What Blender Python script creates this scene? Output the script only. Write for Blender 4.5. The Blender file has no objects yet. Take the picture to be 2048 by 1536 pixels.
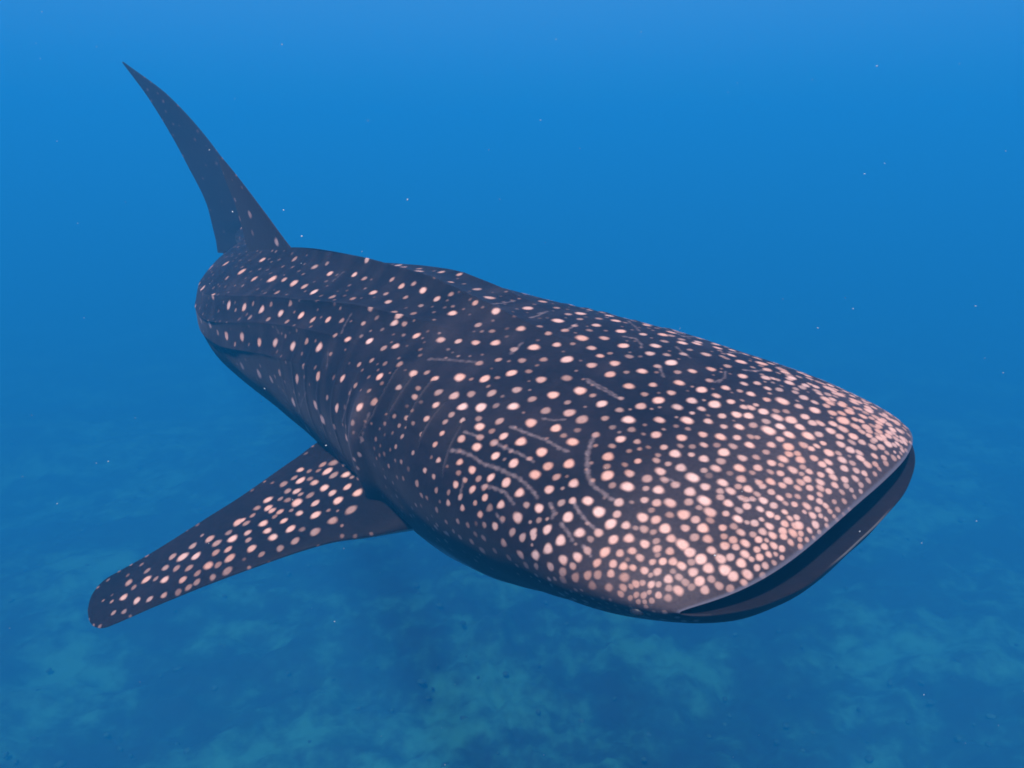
import bpy, math, random
import numpy as np
from mathutils import Matrix, Vector

sc = bpy.context.scene
R = math.radians
rng = np.random.default_rng(7)
random.seed(7)

# ------------------------------------------------------------------ camera, sky, sun, exposure
# metres; the sea surface is z = 0, the swimmer's camera is 10 m down, the bottom about 21 m down
CAM = np.array([0.0, 0.0, -10.0])
PITCH = R(14.0)
FPX = 1607.0                       # focal length in pixels of the 2048 px wide photograph
cam_d = bpy.data.cameras.new('camera')
cam_d.sensor_width = 36.0
cam_d.lens = 36.0 * FPX / 2048.0
cam_d.clip_start = 0.02
cam_d.clip_end = 1000.0
cam = bpy.data.objects.new('camera', cam_d)
sc.collection.objects.link(cam)
cam.location = CAM
cam.rotation_euler = (R(90) - PITCH, 0, 0)
sc.camera = cam
RIGHT = np.array([1.0, 0, 0])
DOWN = np.array([0, -math.sin(PITCH), -math.cos(PITCH)])
FWD = np.array([0, math.cos(PITCH), -math.sin(PITCH)])

def to_world(P):
    return CAM + P[..., 0:1] * RIGHT + P[..., 1:2] * DOWN + P[..., 2:3] * FWD

SUN_DIR = np.array([-0.15, -0.45, 0.88]); SUN_DIR /= np.linalg.norm(SUN_DIR)
SUN_EL = math.asin(SUN_DIR[2]); SUN_AZ = math.atan2(SUN_DIR[0], SUN_DIR[1])
w = bpy.data.worlds.new('World'); sc.world = w; w.use_nodes = True
nt = w.node_tree; nt.nodes.clear()
sky = nt.nodes.new('ShaderNodeTexSky'); sky.sky_type = 'NISHITA'; sky.sun_disc = False
sky.sun_elevation = SUN_EL; sky.sun_rotation = SUN_AZ
bg = nt.nodes.new('ShaderNodeBackground'); bg.inputs[1].default_value = 0.06
wo = nt.nodes.new('ShaderNodeOutputWorld')
nt.links.new(sky.outputs[0], bg.inputs[0]); nt.links.new(bg.outputs[0], wo.inputs[0])
sun_d = bpy.data.lights.new('sun', 'SUN'); sun_d.energy = 5.0; sun_d.angle = R(4.0)
sun_d.color = (1.0, 0.88, 0.76)
sun = bpy.data.objects.new('sun', sun_d); sc.collection.objects.link(sun)
sun.rotation_euler = Vector(-SUN_DIR).to_track_quat('-Z', 'Y').to_euler()
sun.location = (0, 0, 10)

sc.view_settings.view_transform = 'Standard'
sc.view_settings.look = 'None'
sc.view_settings.gamma = 1.0
sc.view_settings.use_curve_mapping = False
sc.view_settings.exposure = 1.65
sc.cycles.max_bounces = 6
sc.cycles.diffuse_bounces = 2
sc.cycles.glossy_bounces = 2
sc.cycles.volume_bounces = 1
sc.cycles.use_denoising = True
sc.cycles.filter_width = 1.8

# ------------------------------------------------------------------ small helpers
def new_mat(name):
    m = bpy.data.materials.new(name); m.use_nodes = True
    m.node_tree.nodes.clear()
    return m, m.node_tree

def node(t, kind, **kw):
    n = t.nodes.new(kind)
    for k, v in kw.items():
        if k.startswith('_'):
            setattr(n, k[1:], v)
        else:
            n.inputs[k.replace('__', ' ')].default_value = v
    return n

def mesh_from_arrays(name, V, quads=None, tris=None):
    me = bpy.data.meshes.new(name)
    nq = 0 if quads is None else len(quads); n3 = 0 if tris is None else len(tris)
    me.vertices.add(len(V)); me.vertices.foreach_set('co', np.ascontiguousarray(V, np.float32).ravel())
    loops = []
    if nq: loops.append(quads.ravel())
    if n3: loops.append(tris.ravel())
    loops = np.concatenate(loops).astype(np.int32)
    me.loops.add(len(loops)); me.loops.foreach_set('vertex_index', loops)
    start = np.concatenate([np.arange(nq) * 4, nq * 4 + np.arange(n3) * 3]).astype(np.int32)
    tot = np.concatenate([np.full(nq, 4), np.full(n3, 3)]).astype(np.int32)
    me.polygons.add(nq + n3)
    me.polygons.foreach_set('loop_start', start); me.polygons.foreach_set('loop_total', tot)
    me.polygons.foreach_set('use_smooth', np.ones(nq + n3, bool))
    me.update(calc_edges=True); me.validate()
    return me

def link(name, me, mat, parent=None, **props):
    o = bpy.data.objects.new(name, me)
    sc.collection.objects.link(o)
    if mat: me.materials.append(mat)
    if parent: o.parent = parent
    for k, v in props.items(): o[k] = v
    return o

def sinnoise(P, freq, seed, n=6):
    r = np.random.default_rng(seed); out = 0
    for _ in range(n):
        k = r.normal(size=P.shape[-1]); k *= freq / np.linalg.norm(k) * r.uniform(.6, 1.5)
        out = out + np.sin(P @ k + r.uniform(0, 6.28))
    return out / math.sqrt(n / 2) / 2

def smooth01(x):
    x = np.clip(x, 0, 1); return x * x * (3 - 2 * x)

# ------------------------------------------------------------------ seabed
def fbm2(x, y, seed, f0=.12, octs=6, gain=.55):
    P = np.stack([x, y], -1); out = 0; a = 1; f = f0 * 6.28
    for o in range(octs):
        out = out + a * sinnoise(P, f, seed + o, 5); a *= gain; f *= 2.03
    return out

BED = -21.0
def bed_height(x, y):
    return BED + .35 * fbm2(x, y, 11, .06, 6, .6)

def build_seabed():
    # finer in front of the swimmer, coarser towards the edge of sight
    g = lambda n, lim, p: np.sign(np.linspace(-1, 1, n)) * np.abs(np.linspace(-1, 1, n)) ** p * lim
    xs = g(540, 295, 2.6); ys = g(600, 283, 2.4) + 12
    X, Y = np.meshgrid(xs, ys, indexing='ij')
    Z = bed_height(X, Y) + .10 * fbm2(X, Y, 77, .5, 4, .7)
    V = np.stack([X, Y, Z], -1).reshape(-1, 3)
    n, m = X.shape
    i, j = np.meshgrid(np.arange(n - 1), np.arange(m - 1), indexing='ij')
    a = (i * m + j).ravel()
    me = mesh_from_arrays('seabed', V, quads=np.stack([a, a + m, a + m + 1, a + 1], 1))
    mt, t = new_mat('seabed')
    out = node(t, 'ShaderNodeOutputMaterial')
    b = node(t, 'ShaderNodeBsdfPrincipled', Roughness=.9)
    tc = node(t, 'ShaderNodeTexCoord')
    n1 = node(t, 'ShaderNodeTexNoise', Scale=.30, Detail=7.0, Roughness=.62)
    n2 = node(t, 'ShaderNodeTexNoise', Scale=1.6, Detail=5.0, Roughness=.65)
    r1 = node(t, 'ShaderNodeValToRGB')
    e = r1.color_ramp.elements
    e[0].position = .44; e[0].color = (.001, .007, .008, 1)
    e[1].position = .60; e[1].color = (.024, .20, .13, 1)
    e.new(.50).color = (.003, .040, .030, 1)
    mx = node(t, 'ShaderNodeMix', _data_type='FLOAT', Factor=.36)
    t.links.new(tc.outputs['Object'], n1.inputs['Vector']); t.links.new(tc.outputs['Object'], n2.inputs['Vector'])
    t.links.new(n1.outputs[0], mx.inputs[2]); t.links.new(n2.outputs[0], mx.inputs[3])
    t.links.new(mx.outputs[0], r1.inputs[0]); t.links.new(r1.outputs[0], b.inputs['Base Color'])
    t.links.new(b.outputs[0], out.inputs['Surface'])
    link('seabed', me, mt, kind='structure')
    return mt
bed_mat = build_seabed()

# ------------------------------------------------------------------ the sea water itself: even blue haze round everything
def build_haze():
    V = np.array([[x, y, z] for x in (-300, 300) for y in (-300, 300) for z in (-23.5, 0.0)], float)
    q = np.array([[0, 1, 3, 2], [4, 6, 7, 5], [0, 4, 5, 1], [2, 3, 7, 6], [0, 2, 6, 4], [1, 5, 7, 3]])
    me = mesh_from_arrays('haze', V, quads=q)
    me.polygons.foreach_set('use_smooth', np.zeros(6, bool))
    mt, t = new_mat('sea_water_haze')
    out = node(t, 'ShaderNodeOutputMaterial')
    v = node(t, 'ShaderNodeVolumePrincipled', Density=.062, Anisotropy=.0)
    v.inputs['Color'].default_value = (.012, .262, .635, 1)
    v.inputs['Absorption Color'].default_value = (.0, .0, .0, 1)
    t.links.new(v.outputs[0], out.inputs['Volume'])
    link('haze', me, mt, kind='stuff', label='blue sea water hazy with fine suspended matter all around')
build_haze()

# ------------------------------------------------------------------ whale shark: body shape, in the camera's own axes (right, down, ahead), metres
M0=np.array([.70,.285,1.885])
F0=np.array([.67,.225,-.71]); F0/=np.linalg.norm(F0)
L0=np.array([.77,-.325,.55]); L0-=F0*L0.dot(F0); L0/=np.linalg.norm(L0)
D0=np.cross(F0,L0)
def cub(xs,ys,x):
    # monotone-ish cubic hermite
    xs=np.asarray(xs,float); ys=np.asarray(ys,float); x=np.clip(x,xs[0],xs[-1])
    h=np.diff(xs); d=np.diff(ys)/h
    m=np.zeros_like(ys); m[0]=d[0]; m[-1]=d[-1]
    for i in range(1,len(xs)-1):
        if d[i-1]*d[i]>0:
            w1=2*h[i]+h[i-1]; w2=h[i]+2*h[i-1]
            m[i]=(w1+w2)/(w1/d[i-1]+w2/d[i])
    k=np.clip(np.searchsorted(xs,x,side='right')-1,0,len(xs)-2)
    t=(x-xs[k])/h[k]
    return ys[k]*(1+2*t)*(1-t)**2+m[k]*h[k]*t*(1-t)**2+ys[k+1]*t*t*(3-2*t)+m[k+1]*h[k]*t*t*(t-1)
S_END=4.55
# lateral bend of the spine (towards the animal's left) and vertical lift, by distance behind the mouth corners
BX=[0,1.0,2.0,2.6,3.0,3.4,3.8,4.2,4.6]; BL=[0,0,0,0,.06,.23,.46,.63,.67]
BU=[0,0,0,0,.01,.02,.04,.06,.08]
_ss=np.linspace(0,4.6,461)
_sp=M0-F0*_ss[:,None]+L0*cub(BX,BL,_ss)[:,None]+D0*cub(BX,BU,_ss)[:,None]
_k=np.ones(21)/21
def _smooth(p):
    q=np.pad(p,((10,10),(0,0)),mode='reflect',reflect_type='odd'); return np.stack([np.convolve(q[:,i],_k,'valid') for i in range(3)],1)
_sp=_smooth(_sp)
_T=np.gradient(_sp,_ss,axis=0); _T/=np.linalg.norm(_T,axis=1)[:,None]
_F=-_T
_L=np.cross(D0,_F); _L/=np.linalg.norm(_L,axis=1)[:,None]
_D=np.cross(_F,_L)
def fr(s):
    I=lambda A: np.stack([np.interp(s,_ss,A[:,i]) for i in range(3)],-1)
    return I(_sp),I(_F),I(_L),I(_D)
WA=([0,.06,.15,.3,.6,1.0,1.5,2.0,2.5,3.0,3.5,4.0,4.3,4.55],[.50,.53,.555,.575,.575,.535,.46,.39,.36,.312,.21,.13,.10,.07])
WU=([0,.03,.08,.2,.4,.7,1.0,1.5,2.0,2.5,3.0,3.5,4.0,4.3,4.55],[.03,.06,.09,.14,.20,.25,.28,.315,.33,.31,.26,.19,.13,.11,.07])
WD=([0,.03,.08,.2,.4,.7,1.0,1.25,1.5,2.0,2.5,3.0,3.5,4.0,4.3,4.55],[.045,.10,.138,.20,.275,.42,.51,.475,.445,.39,.325,.265,.20,.13,.11,.07])
AUP,ALO=.10,.125
LATR=[(.028,[1.15,1.56,1.9,2.33,2.76,3.6],[18,27,37,46,55,68]),(.021,[1.5,1.8,2.19,2.67,3.4],[44,51,61,74,84]),(.014,[1.6,2.0,2.5,3.2],[66,75,88,97])]
def body(s,th):
    """s,th arrays (same shape) -> camera space points. th 0 = left, 90deg = back"""
    p,F,L,D=fr(s)
    c,sn=np.cos(th),np.sin(th)
    a=cub(*WA,s); bu=cub(*WU,s); bd=cub(*WD,s)
    up=sn>=0
    n=np.where(up,2.0,np.interp(s,[0,.4],[1.8,2.15]))
    e=2/n
    cc=np.sign(c)*np.abs(c)**e; ss=np.sign(sn)*np.abs(sn)**e
    fo=np.where(up,AUP,ALO)*(1-np.abs(c)**4)*np.exp(-(s/.5)**1.5)
    # ridges
    dth=np.degrees(th)-90
    w=np.interp(s,[.75,1.4,2.2,2.9,3.6],[0,1,1,.5,0])
    r=.06*np.exp(-np.abs(dth)/5.5)*w
    for am,sx,ox in LATR:
        ww=np.interp(s,[sx[0]-.15,sx[0]+.35,2.5,3.1],[0,1,.8,.12]); o=np.interp(s,sx,ox)
        for sg in (-1,1):
            r=r+am*np.exp(-np.abs(dth-sg*o)/4.0)*ww
    R=np.where(up,bu,bd)
    k=1+r/np.maximum(R,.05)
    return p+F*fo[...,None]+L*(a*cc*k)[...,None]+D*(R*ss*k)[...,None]
def proj(P): return np.stack([1024+FPX*P[...,0]/P[...,2],768+FPX*P[...,1]/P[...,2]],-1)
def foil(c,th):
    """closed airfoil loop, c array in [0,1): returns chord pos 0..1 and thickness"""
    ang=c*2*np.pi
    x=.5*(1+np.cos(ang))       # 1 = trailing .. 0 leading .. 1
    y=np.sin(ang)*0.5
    t=th*2*(.2969*np.sqrt(np.maximum(x,0))-.126*x-.3516*x**2+.2843*x**3-.1036*x**4)*1.6
    return x,np.sign(y)*t
def fin(root,span,chord,normal,LE,TE,thick,nr=60,nc=48,bend=None,tipround=.0):
    """root: origin. r in 0..1 along the span dir; LE,TE: functions of r -> (span dist, chord dist) curves given as control lists"""
    r=1-(1-np.linspace(0,1,nr))**2.2; cc=np.linspace(0,1,nc,endpoint=False)
    lx,ly=cub(LE[0],LE[1],r),cub(LE[0],LE[2],r); tx,ty=cub(TE[0],TE[1],r),cub(TE[0],TE[2],r)
    th=cub(thick[0],thick[1],r)
    if tipround:
        q=np.sqrt(np.maximum(1-(np.maximum(r-tipround,0)/(1-tipround))**2,1e-4)); my=(ly+ty)/2; ly,ty=my+(ly-my)*q,my+(ty-my)*q
    X,Y=foil(cc[None,:],th[:,None])
    sx=lx[:,None]*(1-X)+tx[:,None]*X; sy=ly[:,None]*(1-X)+ty[:,None]*X
    nz=Y
    if bend is not None: nz=nz+cub(bend[0],bend[1],sx)
    return root+span*sx[...,None]+chord*sy[...,None]+normal*nz[...,None]
def nrm(v): return v/np.linalg.norm(v)
def pectoral(side=-1,nr=60,nc=48):
    # side -1 = right (towards the camera)
    p,F,L,D=[x[0] for x in fr(np.array([1.1]))]
    root=p+side*L*.44-D*.205
    back=-F
    span=nrm(side*L*.90+back*.32-D*.215) if side<0 else nrm(side*L*.80+back*.36-D*.62)
    chord=nrm(back-span*back.dot(span)); 
    nm=np.cross(span,chord); nm*= np.sign(nm.dot(D)); nm=nrm(nm)
    # twist: lift trailing edge
    tw=np.radians(TWIST); chord,nm=chord*np.cos(tw)+nm*np.sin(tw), nm*np.cos(tw)-chord*np.sin(tw)
    LE=([0,.12,.25,.5,.75,.9,.97,1],[0,.12,.25,.52,.79,.95,.993,1.005],[-.13,-.08,-.015,.05,.12,.165,.19,.20])
    TE=([0,.12,.25,.5,.75,.9,.97,1],[0,.12,.25,.52,.79,.95,.993,1.005],[.57,.58,.53,.435,.405,.415,.41,.41])
    return fin(root,span,chord,nm,LE,TE,([0,.1,.3,.7,.95,1],[.17,.10,.055,.032,.018,.004]),nr,nc,bend=([0,.5,1.13],[0,.02,-.03]),tipround=.88)
TWIST=0; YAW=np.radians(33)
def dorsal(nr=50,nc=40):
    s0=2.33
    p,F,L,D=[x[0] for x in fr(np.array([s0]))]
    root=p+D*.24
    LE=([0,.15,.5,.85,1],[0,.09,.26,.41,.49],[-.16,.03,.26,.46,.58])
    TE=([0,.15,.5,.85,1],[0,.09,.24,.39,.49],[.58,.54,.55,.60,.63])
    return fin(root,D,-F,L,LE,TE,([0,.15,.6,1],[.06,.035,.022,.004]),nr,nc)
def dorsal2(nr=30,nc=32):
    s0=3.35
    p,F,L,D=[x[0] for x in fr(np.array([s0]))]
    root=p+D*.17
    LE=([0,.2,.6,1],[0,.05,.13,.2],[-.08,.03,.11,.20])
    TE=([0,.2,.6,1],[0,.05,.12,.2],[.26,.25,.25,.27])
    return fin(root,D,-F,L,LE,TE,([0,.15,.6,1],[.03,.02,.012,.003]),nr,nc)
def caudal(nr=80,nc=40):
    s0=4.25
    p,F,L,D=[x[0] for x in fr(np.array([s0]))]
    out=[]
    cy,sy=np.cos(YAW),np.sin(YAW); B,L=-F*cy-L*sy, L*cy-F*sy
    LE=([0,.1,.3,.6,.85,1],[0,.10,.32,.68,1.01,1.22],[-.12,-.12,-.055,.15,.43,.73])
    TE=([0,.1,.3,.6,.85,1],[0,.10,.28,.62,.98,1.22],[.34,.33,.33,.43,.59,.745])
    return [fin(p-D*.10,D,B,L,LE,TE,([0,.1,.4,1],[.07,.05,.03,.004]),nr,nc),
            fin(p+D*.12,-D,B,L,([0,.2,.6,1],[0,.1,.36,.58],[-.10,-.08,.05,.19]),([0,.2,.6,1],[0,.1,.34,.58],[.33,.33,.25,.22]),([0,.2,.6,1],[.06,.04,.022,.004]),40,nc)]
# ------------------------------------------------------------------ the skin pattern
# Spots read off the photograph: for each close-up, its origin and scale, then x y radius strength (0-10)
SPOTS = [
((1000, 560, 4.8), """255 128 50 7,485 183 50 6,410 207 45 7,690 193 45 6,760 195 45 6,712 235 48 9,850 208 30 6,890 250 35 5,1072 270 42 9,1190 290 35 5,1130 330 40 5,985 312 38 4,950 372 38 4,770 318 55 9,655 328 40 5,770 375 35 4,268 270 50 8,545 268 35 4,555 390 55 9,925 435 45 7,1115 392 50 9,1300 337 45 9,1415 425 48 9,1165 490 50 9,1375 520 40 7,1185 630 55 9,1500 632 50 8,1565 525 52 9,1580 590 40 4,1435 705 45 6,1605 715 40 4,1570 400 42 8,1690 410 40 7,1665 440 35 4,1775 475 48 9,1755 605 50 9,1895 612 50 9,1825 670 30 3,1765 712 42 5,1980 715 45 6,1645 792 58 9,1515 825 40 5,1365 875 52 8,1700 880 40 4,1850 875 40 7,1210 880 30 3,1240 735 40 3,1060 705 30 3,965 730 38 7,880 655 45 6,790 558 58 8,1000 560 45 6,860 485 35 3,715 440 35 4,625 485 40 5,1095 795 48 7,870 815 50 6,1060 908 52 7,645 765 60 8,548 622 42 7,325 650 58 9,200 465 45 7,380 445 30 4,465 515 35 5,700 615 30 3,130 665 40 4,215 770 40 4,420 765 40 4,280 875 35 3,110 892 55 9,390 955 50 6,645 940 50 4,765 1060 58 9,505 1100 55 9,885 1105 35 4,155 1050 48 5,310 1145 45 4,650 1170 35 3,980 1185 55 8,1155 1135 30 3,1240 1022 55 7,1470 1008 40 6,1725 992 52 8,1940 1055 52 9,1645 1080 40 6,1390 1095 35 4,1525 1150 60 9,1845 1160 52 7,1350 1215 52 6,1705 1220 50 6,1940 1240 42 6,1845 1275 28 6,130 1215 55 9,440 1255 50 4,660 1275 60 6,795 1340 60 5,1145 1245 42 4,1005 1325 38 4,1235 1340 62 9,1535 1345 52 7,1800 1350 58 9,2000 1355 45 7,295 1365 55 8,535 1425 52 9,1075 1410 35 2,920 1485 40 4,735 1440 35 2,610 1490 35 3,35 1500 45 8,1150 1525 50 8,1500 1490 52 7,1735 1510 52 8,1940 1480 42 7,1260 1440 40 3,1690 1400 30 2,1800 1430 30 3"""),
((1400, 640, 4.518), """120 120 45 7,65 160 40 6,130 220 35 4,250 215 50 9,360 230 30 4,300 160 45 6,495 262 50 8,60 310 50 5,375 378 52 9,240 345 35 3,245 415 38 5,555 390 52 9,680 380 48 8,805 375 50 8,100 445 40 7,380 505 48 8,745 450 55 6,870 450 45 5,600 520 45 7,695 540 30 5,400 575 35 6,520 570 35 6,85 545 40 4,810 565 48 8,890 510 35 4,800 500 35 4,980 510 35 4,1000 430 45 7,955 590 38 7,1110 525 45 7,1150 500 42 7,230 615 42 8,355 640 32 5,25 630 42 9,465 670 42 8,612 615 35 7,720 630 38 5,860 650 38 5,1070 560 40 5,1060 640 40 5,1190 575 40 6,1160 615 58 8,1290 615 45 7,1230 550 45 7,1340 575 45 7,1415 630 45 7,1480 670 42 7,150 685 38 7,275 735 42 8,135 760 55 9,600 720 38 7,745 735 55 9,940 705 45 6,1040 745 38 6,1140 715 52 8,1155 670 40 5,1270 675 48 8,1385 675 45 7,1490 735 40 6,1560 720 35 6,1605 770 42 8,895 785 40 6,400 785 38 7,460 790 38 7,510 768 30 6,25 805 38 7,575 830 48 9,685 820 35 4,775 825 35 4,1040 815 58 9,1145 775 40 6,1195 840 48 7,1295 755 42 7,1395 745 48 8,1355 830 50 8,1445 805 30 6,1535 810 38 7,1650 860 38 6,1725 850 38 7,1770 830 30 6,200 870 38 7,325 850 45 9,440 865 45 9,75 915 40 8,590 910 42 5,705 880 52 8,830 905 55 9,950 870 45 8,1015 930 42 7,1085 930 42 7,1205 940 45 8,1300 910 60 9,1400 900 38 7,1470 870 38 8,1555 890 32 6,1620 930 45 8,1710 945 38 7,1780 935 38 7,1820 890 30 6,1875 975 45 6,1890 930 30 5,210 965 35 6,360 970 45 9,480 950 40 5,620 1000 58 10,725 960 48 9,905 970 48 9,810 1035 55 10,980 1045 62 10,1075 1030 45 6,1175 1000 48 8,1290 980 48 7,1410 965 48 7,1510 970 45 7,1460 1005 35 6,1615 1005 38 7,1710 1020 42 8,1800 1000 38 7,25 1035 35 7,190 1055 52 9,340 1060 38 7,460 1050 32 5,520 1060 32 5,720 1075 42 7,650 1130 42 7,805 1145 55 9,935 1130 45 6,1010 1165 35 8,1060 1140 35 8,1110 1110 35 8,1265 1055 42 7,1385 1050 52 9,1525 1040 38 7,1625 1070 42 8,1770 1070 35 6,1855 1080 32 6,1265 1120 45 7,1375 1105 38 5,1465 1105 38 6,1560 1095 32 5,1695 1115 45 8,1560 1145 38 6,1640 1150 38 6,1760 1130 30 6,1820 1145 25 5,40 1130 35 6,295 1135 38 5,155 1125 35 3,450 1130 48 9,215 1195 52 9,595 1190 38 5,800 1210 42 7,885 1205 35 6,1160 1200 52 9,1250 1205 35 5,1360 1175 45 7,1440 1200 38 6,1580 1230 38 7,1690 1200 30 5,1660 1245 35 6,1750 1245 35 5,35 1250 45 7,185 1275 45 5,375 1245 42 6,505 1240 38 5,640 1290 45 8,750 1255 50 8,905 1265 45 8,1030 1245 45 7,1110 1305 40 8,1160 1285 40 8,1290 1265 48 7,1375 1290 35 5,1455 1250 48 8,1510 1300 42 7,1590 1305 35 6,1680 1295 35 5,35 1355 35 5,145 1345 48 7,355 1340 55 9,525 1335 42 7,735 1315 28 5,840 1350 42 7,930 1325 32 5,990 1370 38 7,1175 1365 45 8,1305 1345 40 7,1410 1355 38 6,1490 1385 35 7,1580 1385 30 5,470 1380 30 4,635 1375 32 5,725 1385 40 7,1085 1395 38 7,915 1390 30 5,265 1380 35 2,375 1440 45 6,210 1465 50 8,530 1465 38 6,560 1500 38 6,640 1465 48 8,800 1460 45 7,970 1435 40 7,910 1465 40 6,1085 1465 38 7,1210 1420 45 7,1305 1440 42 7,1400 1430 35 6,1220 1495 40 7,1320 1500 35 5,1450 1490 35 5,40 1505 45 7,345 1505 38 5,740 1490 40 7,885 1520 38 6,990 1520 38 7,1085 1520 38 6,440 1530 45 8,1520 1450 35 5,1620 1345 30 5"""),
((860, 820, 4.8), """210 48 35 4,315 105 30 6,150 110 30 4,120 220 28 7,45 330 30 6,80 480 28 6,35 640 28 5,485 160 50 9,670 105 45 5,965 118 58 9,590 205 35 3,705 248 52 9,1210 178 52 9,1335 30 60 6,1475 95 60 5,1115 8 50 5,1680 80 35 3,1905 93 62 9,1745 160 35 3,1820 275 55 8,1990 300 35 5,300 280 42 6,485 265 40 4,455 352 48 9,610 315 45 4,870 310 55 9,1290 245 35 3,1375 305 55 9,1590 235 40 5,620 442 45 9,1070 403 55 9,805 515 52 8,960 470 30 4,1125 540 52 6,1335 520 55 8,1015 620 55 8,1215 640 42 5,1715 450 55 7,1750 345 35 4,1700 540 38 3,1910 395 30 3,1870 520 30 3,1710 630 62 8,1915 605 45 6,1905 735 62 9,1750 725 38 3,2000 490 35 7,285 505 35 7,400 575 42 8,275 600 30 3,585 645 42 8,460 655 35 4,335 670 28 5,240 715 38 8,735 700 52 8,860 795 48 8,1140 765 48 7,1375 705 50 7,405 765 38 7,60 770 30 4,180 790 28 3,530 845 38 7,525 735 35 4,290 835 32 5,175 895 32 6,60 960 30 4,310 945 32 7,435 895 28 5,680 915 42 7,925 910 35 4,1260 890 40 4,1370 870 38 6,1520 865 52 9,1045 945 48 8,480 1005 35 6,575 945 40 2,1815 890 48 6,1615 980 60 9,1800 1005 42 6,840 1030 55 6,1330 1030 55 8,1735 1090 58 9,1880 1105 45 7,155 1075 25 4,265 1070 30 5,365 1105 32 4,515 1105 32 3,625 1115 40 6,695 1045 32 3,1040 1060 32 3,70 1105 25 4,145 1180 25 3,225 1165 25 3,290 1225 30 4,400 1265 35 4,515 1225 35 4,440 1190 30 3,790 1175 40 4,885 1220 42 5,990 1170 40 6,995 1215 36 6,1130 1145 48 8,1440 1180 52 8,1610 1180 45 6,1545 1240 35 3,1255 1255 55 8,710 1280 42 5,620 1350 35 3,870 1385 45 5,1010 1395 48 7,1135 1340 52 7,1765 1240 50 8,1905 1235 52 8,1420 1410 48 8,1510 1350 42 5,1675 1360 52 9,1820 1375 40 6,1945 1350 42 7,1280 1435 48 7,755 1420 38 3,1605 1465 42 7,1755 1475 42 7,1855 1500 42 8,1955 1515 35 7,1370 1500 38 5,1155 1505 45 5,1020 1500 35 3,1895 1440 25 2"""),
((1180, 860, 4.8), """635 50 52 7,870 68 55 9,1080 45 40 6,455 105 32 5,710 165 38 6,560 165 25 2,380 205 30 2,865 155 30 3,985 155 35 3,1095 145 38 6,815 235 55 8,965 235 35 6,635 295 35 5,490 300 48 7,755 325 35 5,1080 275 55 6,650 235 28 3,870 365 52 6,675 400 48 7,1095 390 35 4,1210 375 48 7,990 460 62 9,550 470 50 5,720 475 40 4,815 520 48 5,1285 500 55 7,1140 440 40 1,1105 545 52 7,535 560 35 5,655 575 55 8,960 600 55 7,1245 585 38 5,1345 585 45 7,1525 585 58 9,1250 645 40 5,515 670 40 6,640 695 45 6,775 695 55 7,955 690 45 5,1100 675 60 9,1330 705 50 8,1450 645 38 5,1500 665 38 5,1560 660 35 5,1660 675 42 8,1510 735 45 7,1740 600 38 6,1635 760 40 7,1825 655 42 8,1610 615 35 5,1905 625 38 5,2000 640 35 5,1770 725 42 6,1875 700 30 5,1960 715 38 7,500 835 52 8,595 770 35 3,770 820 42 4,890 805 60 8,635 860 50 7,1045 745 35 4,1150 790 55 7,1310 805 35 6,1425 855 48 9,1425 770 38 5,1725 810 42 9,1870 785 35 8,1800 840 32 7,1650 855 30 6,1580 890 42 6,1505 890 28 5,1010 860 45 6,1155 865 38 4,1920 845 32 7,1985 835 38 7,1720 920 40 8,1875 905 42 8,1965 920 40 7,345 910 45 6,515 950 42 5,720 950 55 9,905 935 42 6,1085 945 55 9,1275 935 42 7,1385 925 40 4,610 980 35 4,440 935 30 3,1005 1025 48 5,1455 985 45 6,1560 1005 40 5,1660 980 45 6,1755 1010 40 8,1850 970 42 8,1860 1025 38 8,1950 985 45 8,225 1050 48 7,370 1040 52 8,520 1090 45 8,635 1060 38 4,780 1045 48 7,885 1095 58 9,1130 1050 50 6,1285 1025 38 5,1380 1055 42 6,1290 1110 48 7,1490 1090 45 8,1620 1050 40 8,1695 1060 28 6,1930 1080 38 7,650 1140 45 6,770 1165 42 6,1170 1160 48 7,950 1175 55 8,1400 1130 38 6,1600 1145 40 7,1680 1120 38 8,1765 1105 38 8,1840 1140 38 8,140 1180 55 9,285 1180 42 6,405 1165 40 6,485 1225 40 6,655 1200 30 3,1490 1190 48 8,1715 1195 38 8,1780 1195 25 6,1625 1220 42 8,1545 1235 30 6,1840 1225 28 6,70 1265 45 5,215 1280 42 5,315 1310 42 7,425 1325 38 6,595 1270 35 6,700 1260 40 8,795 1265 45 7,1070 1240 58 9,970 1270 40 4,1255 1235 50 7,1345 1220 45 6,885 1300 45 8,1455 1285 52 9,520 1345 40 7,650 1355 42 6,1140 1335 55 8,1285 1345 58 9,985 1365 50 7,1600 1320 38 7,1685 1305 38 6,1765 1270 28 5,75 1385 45 4,205 1385 40 6,335 1415 48 5,580 1390 28 4,755 1435 45 7,855 1415 40 5,1055 1445 52 8,1375 1405 52 8,1510 1380 50 8,1165 1435 42 5,435 1475 38 6,500 1465 32 5,585 1480 38 7,660 1480 32 5,1235 1490 42 5,1475 1465 38 6,320 1510 38 5,390 1500 28 4,910 1460 40 4,800 1360 32 3,970 1510 40 3,755 1525 38 4"""),
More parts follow.
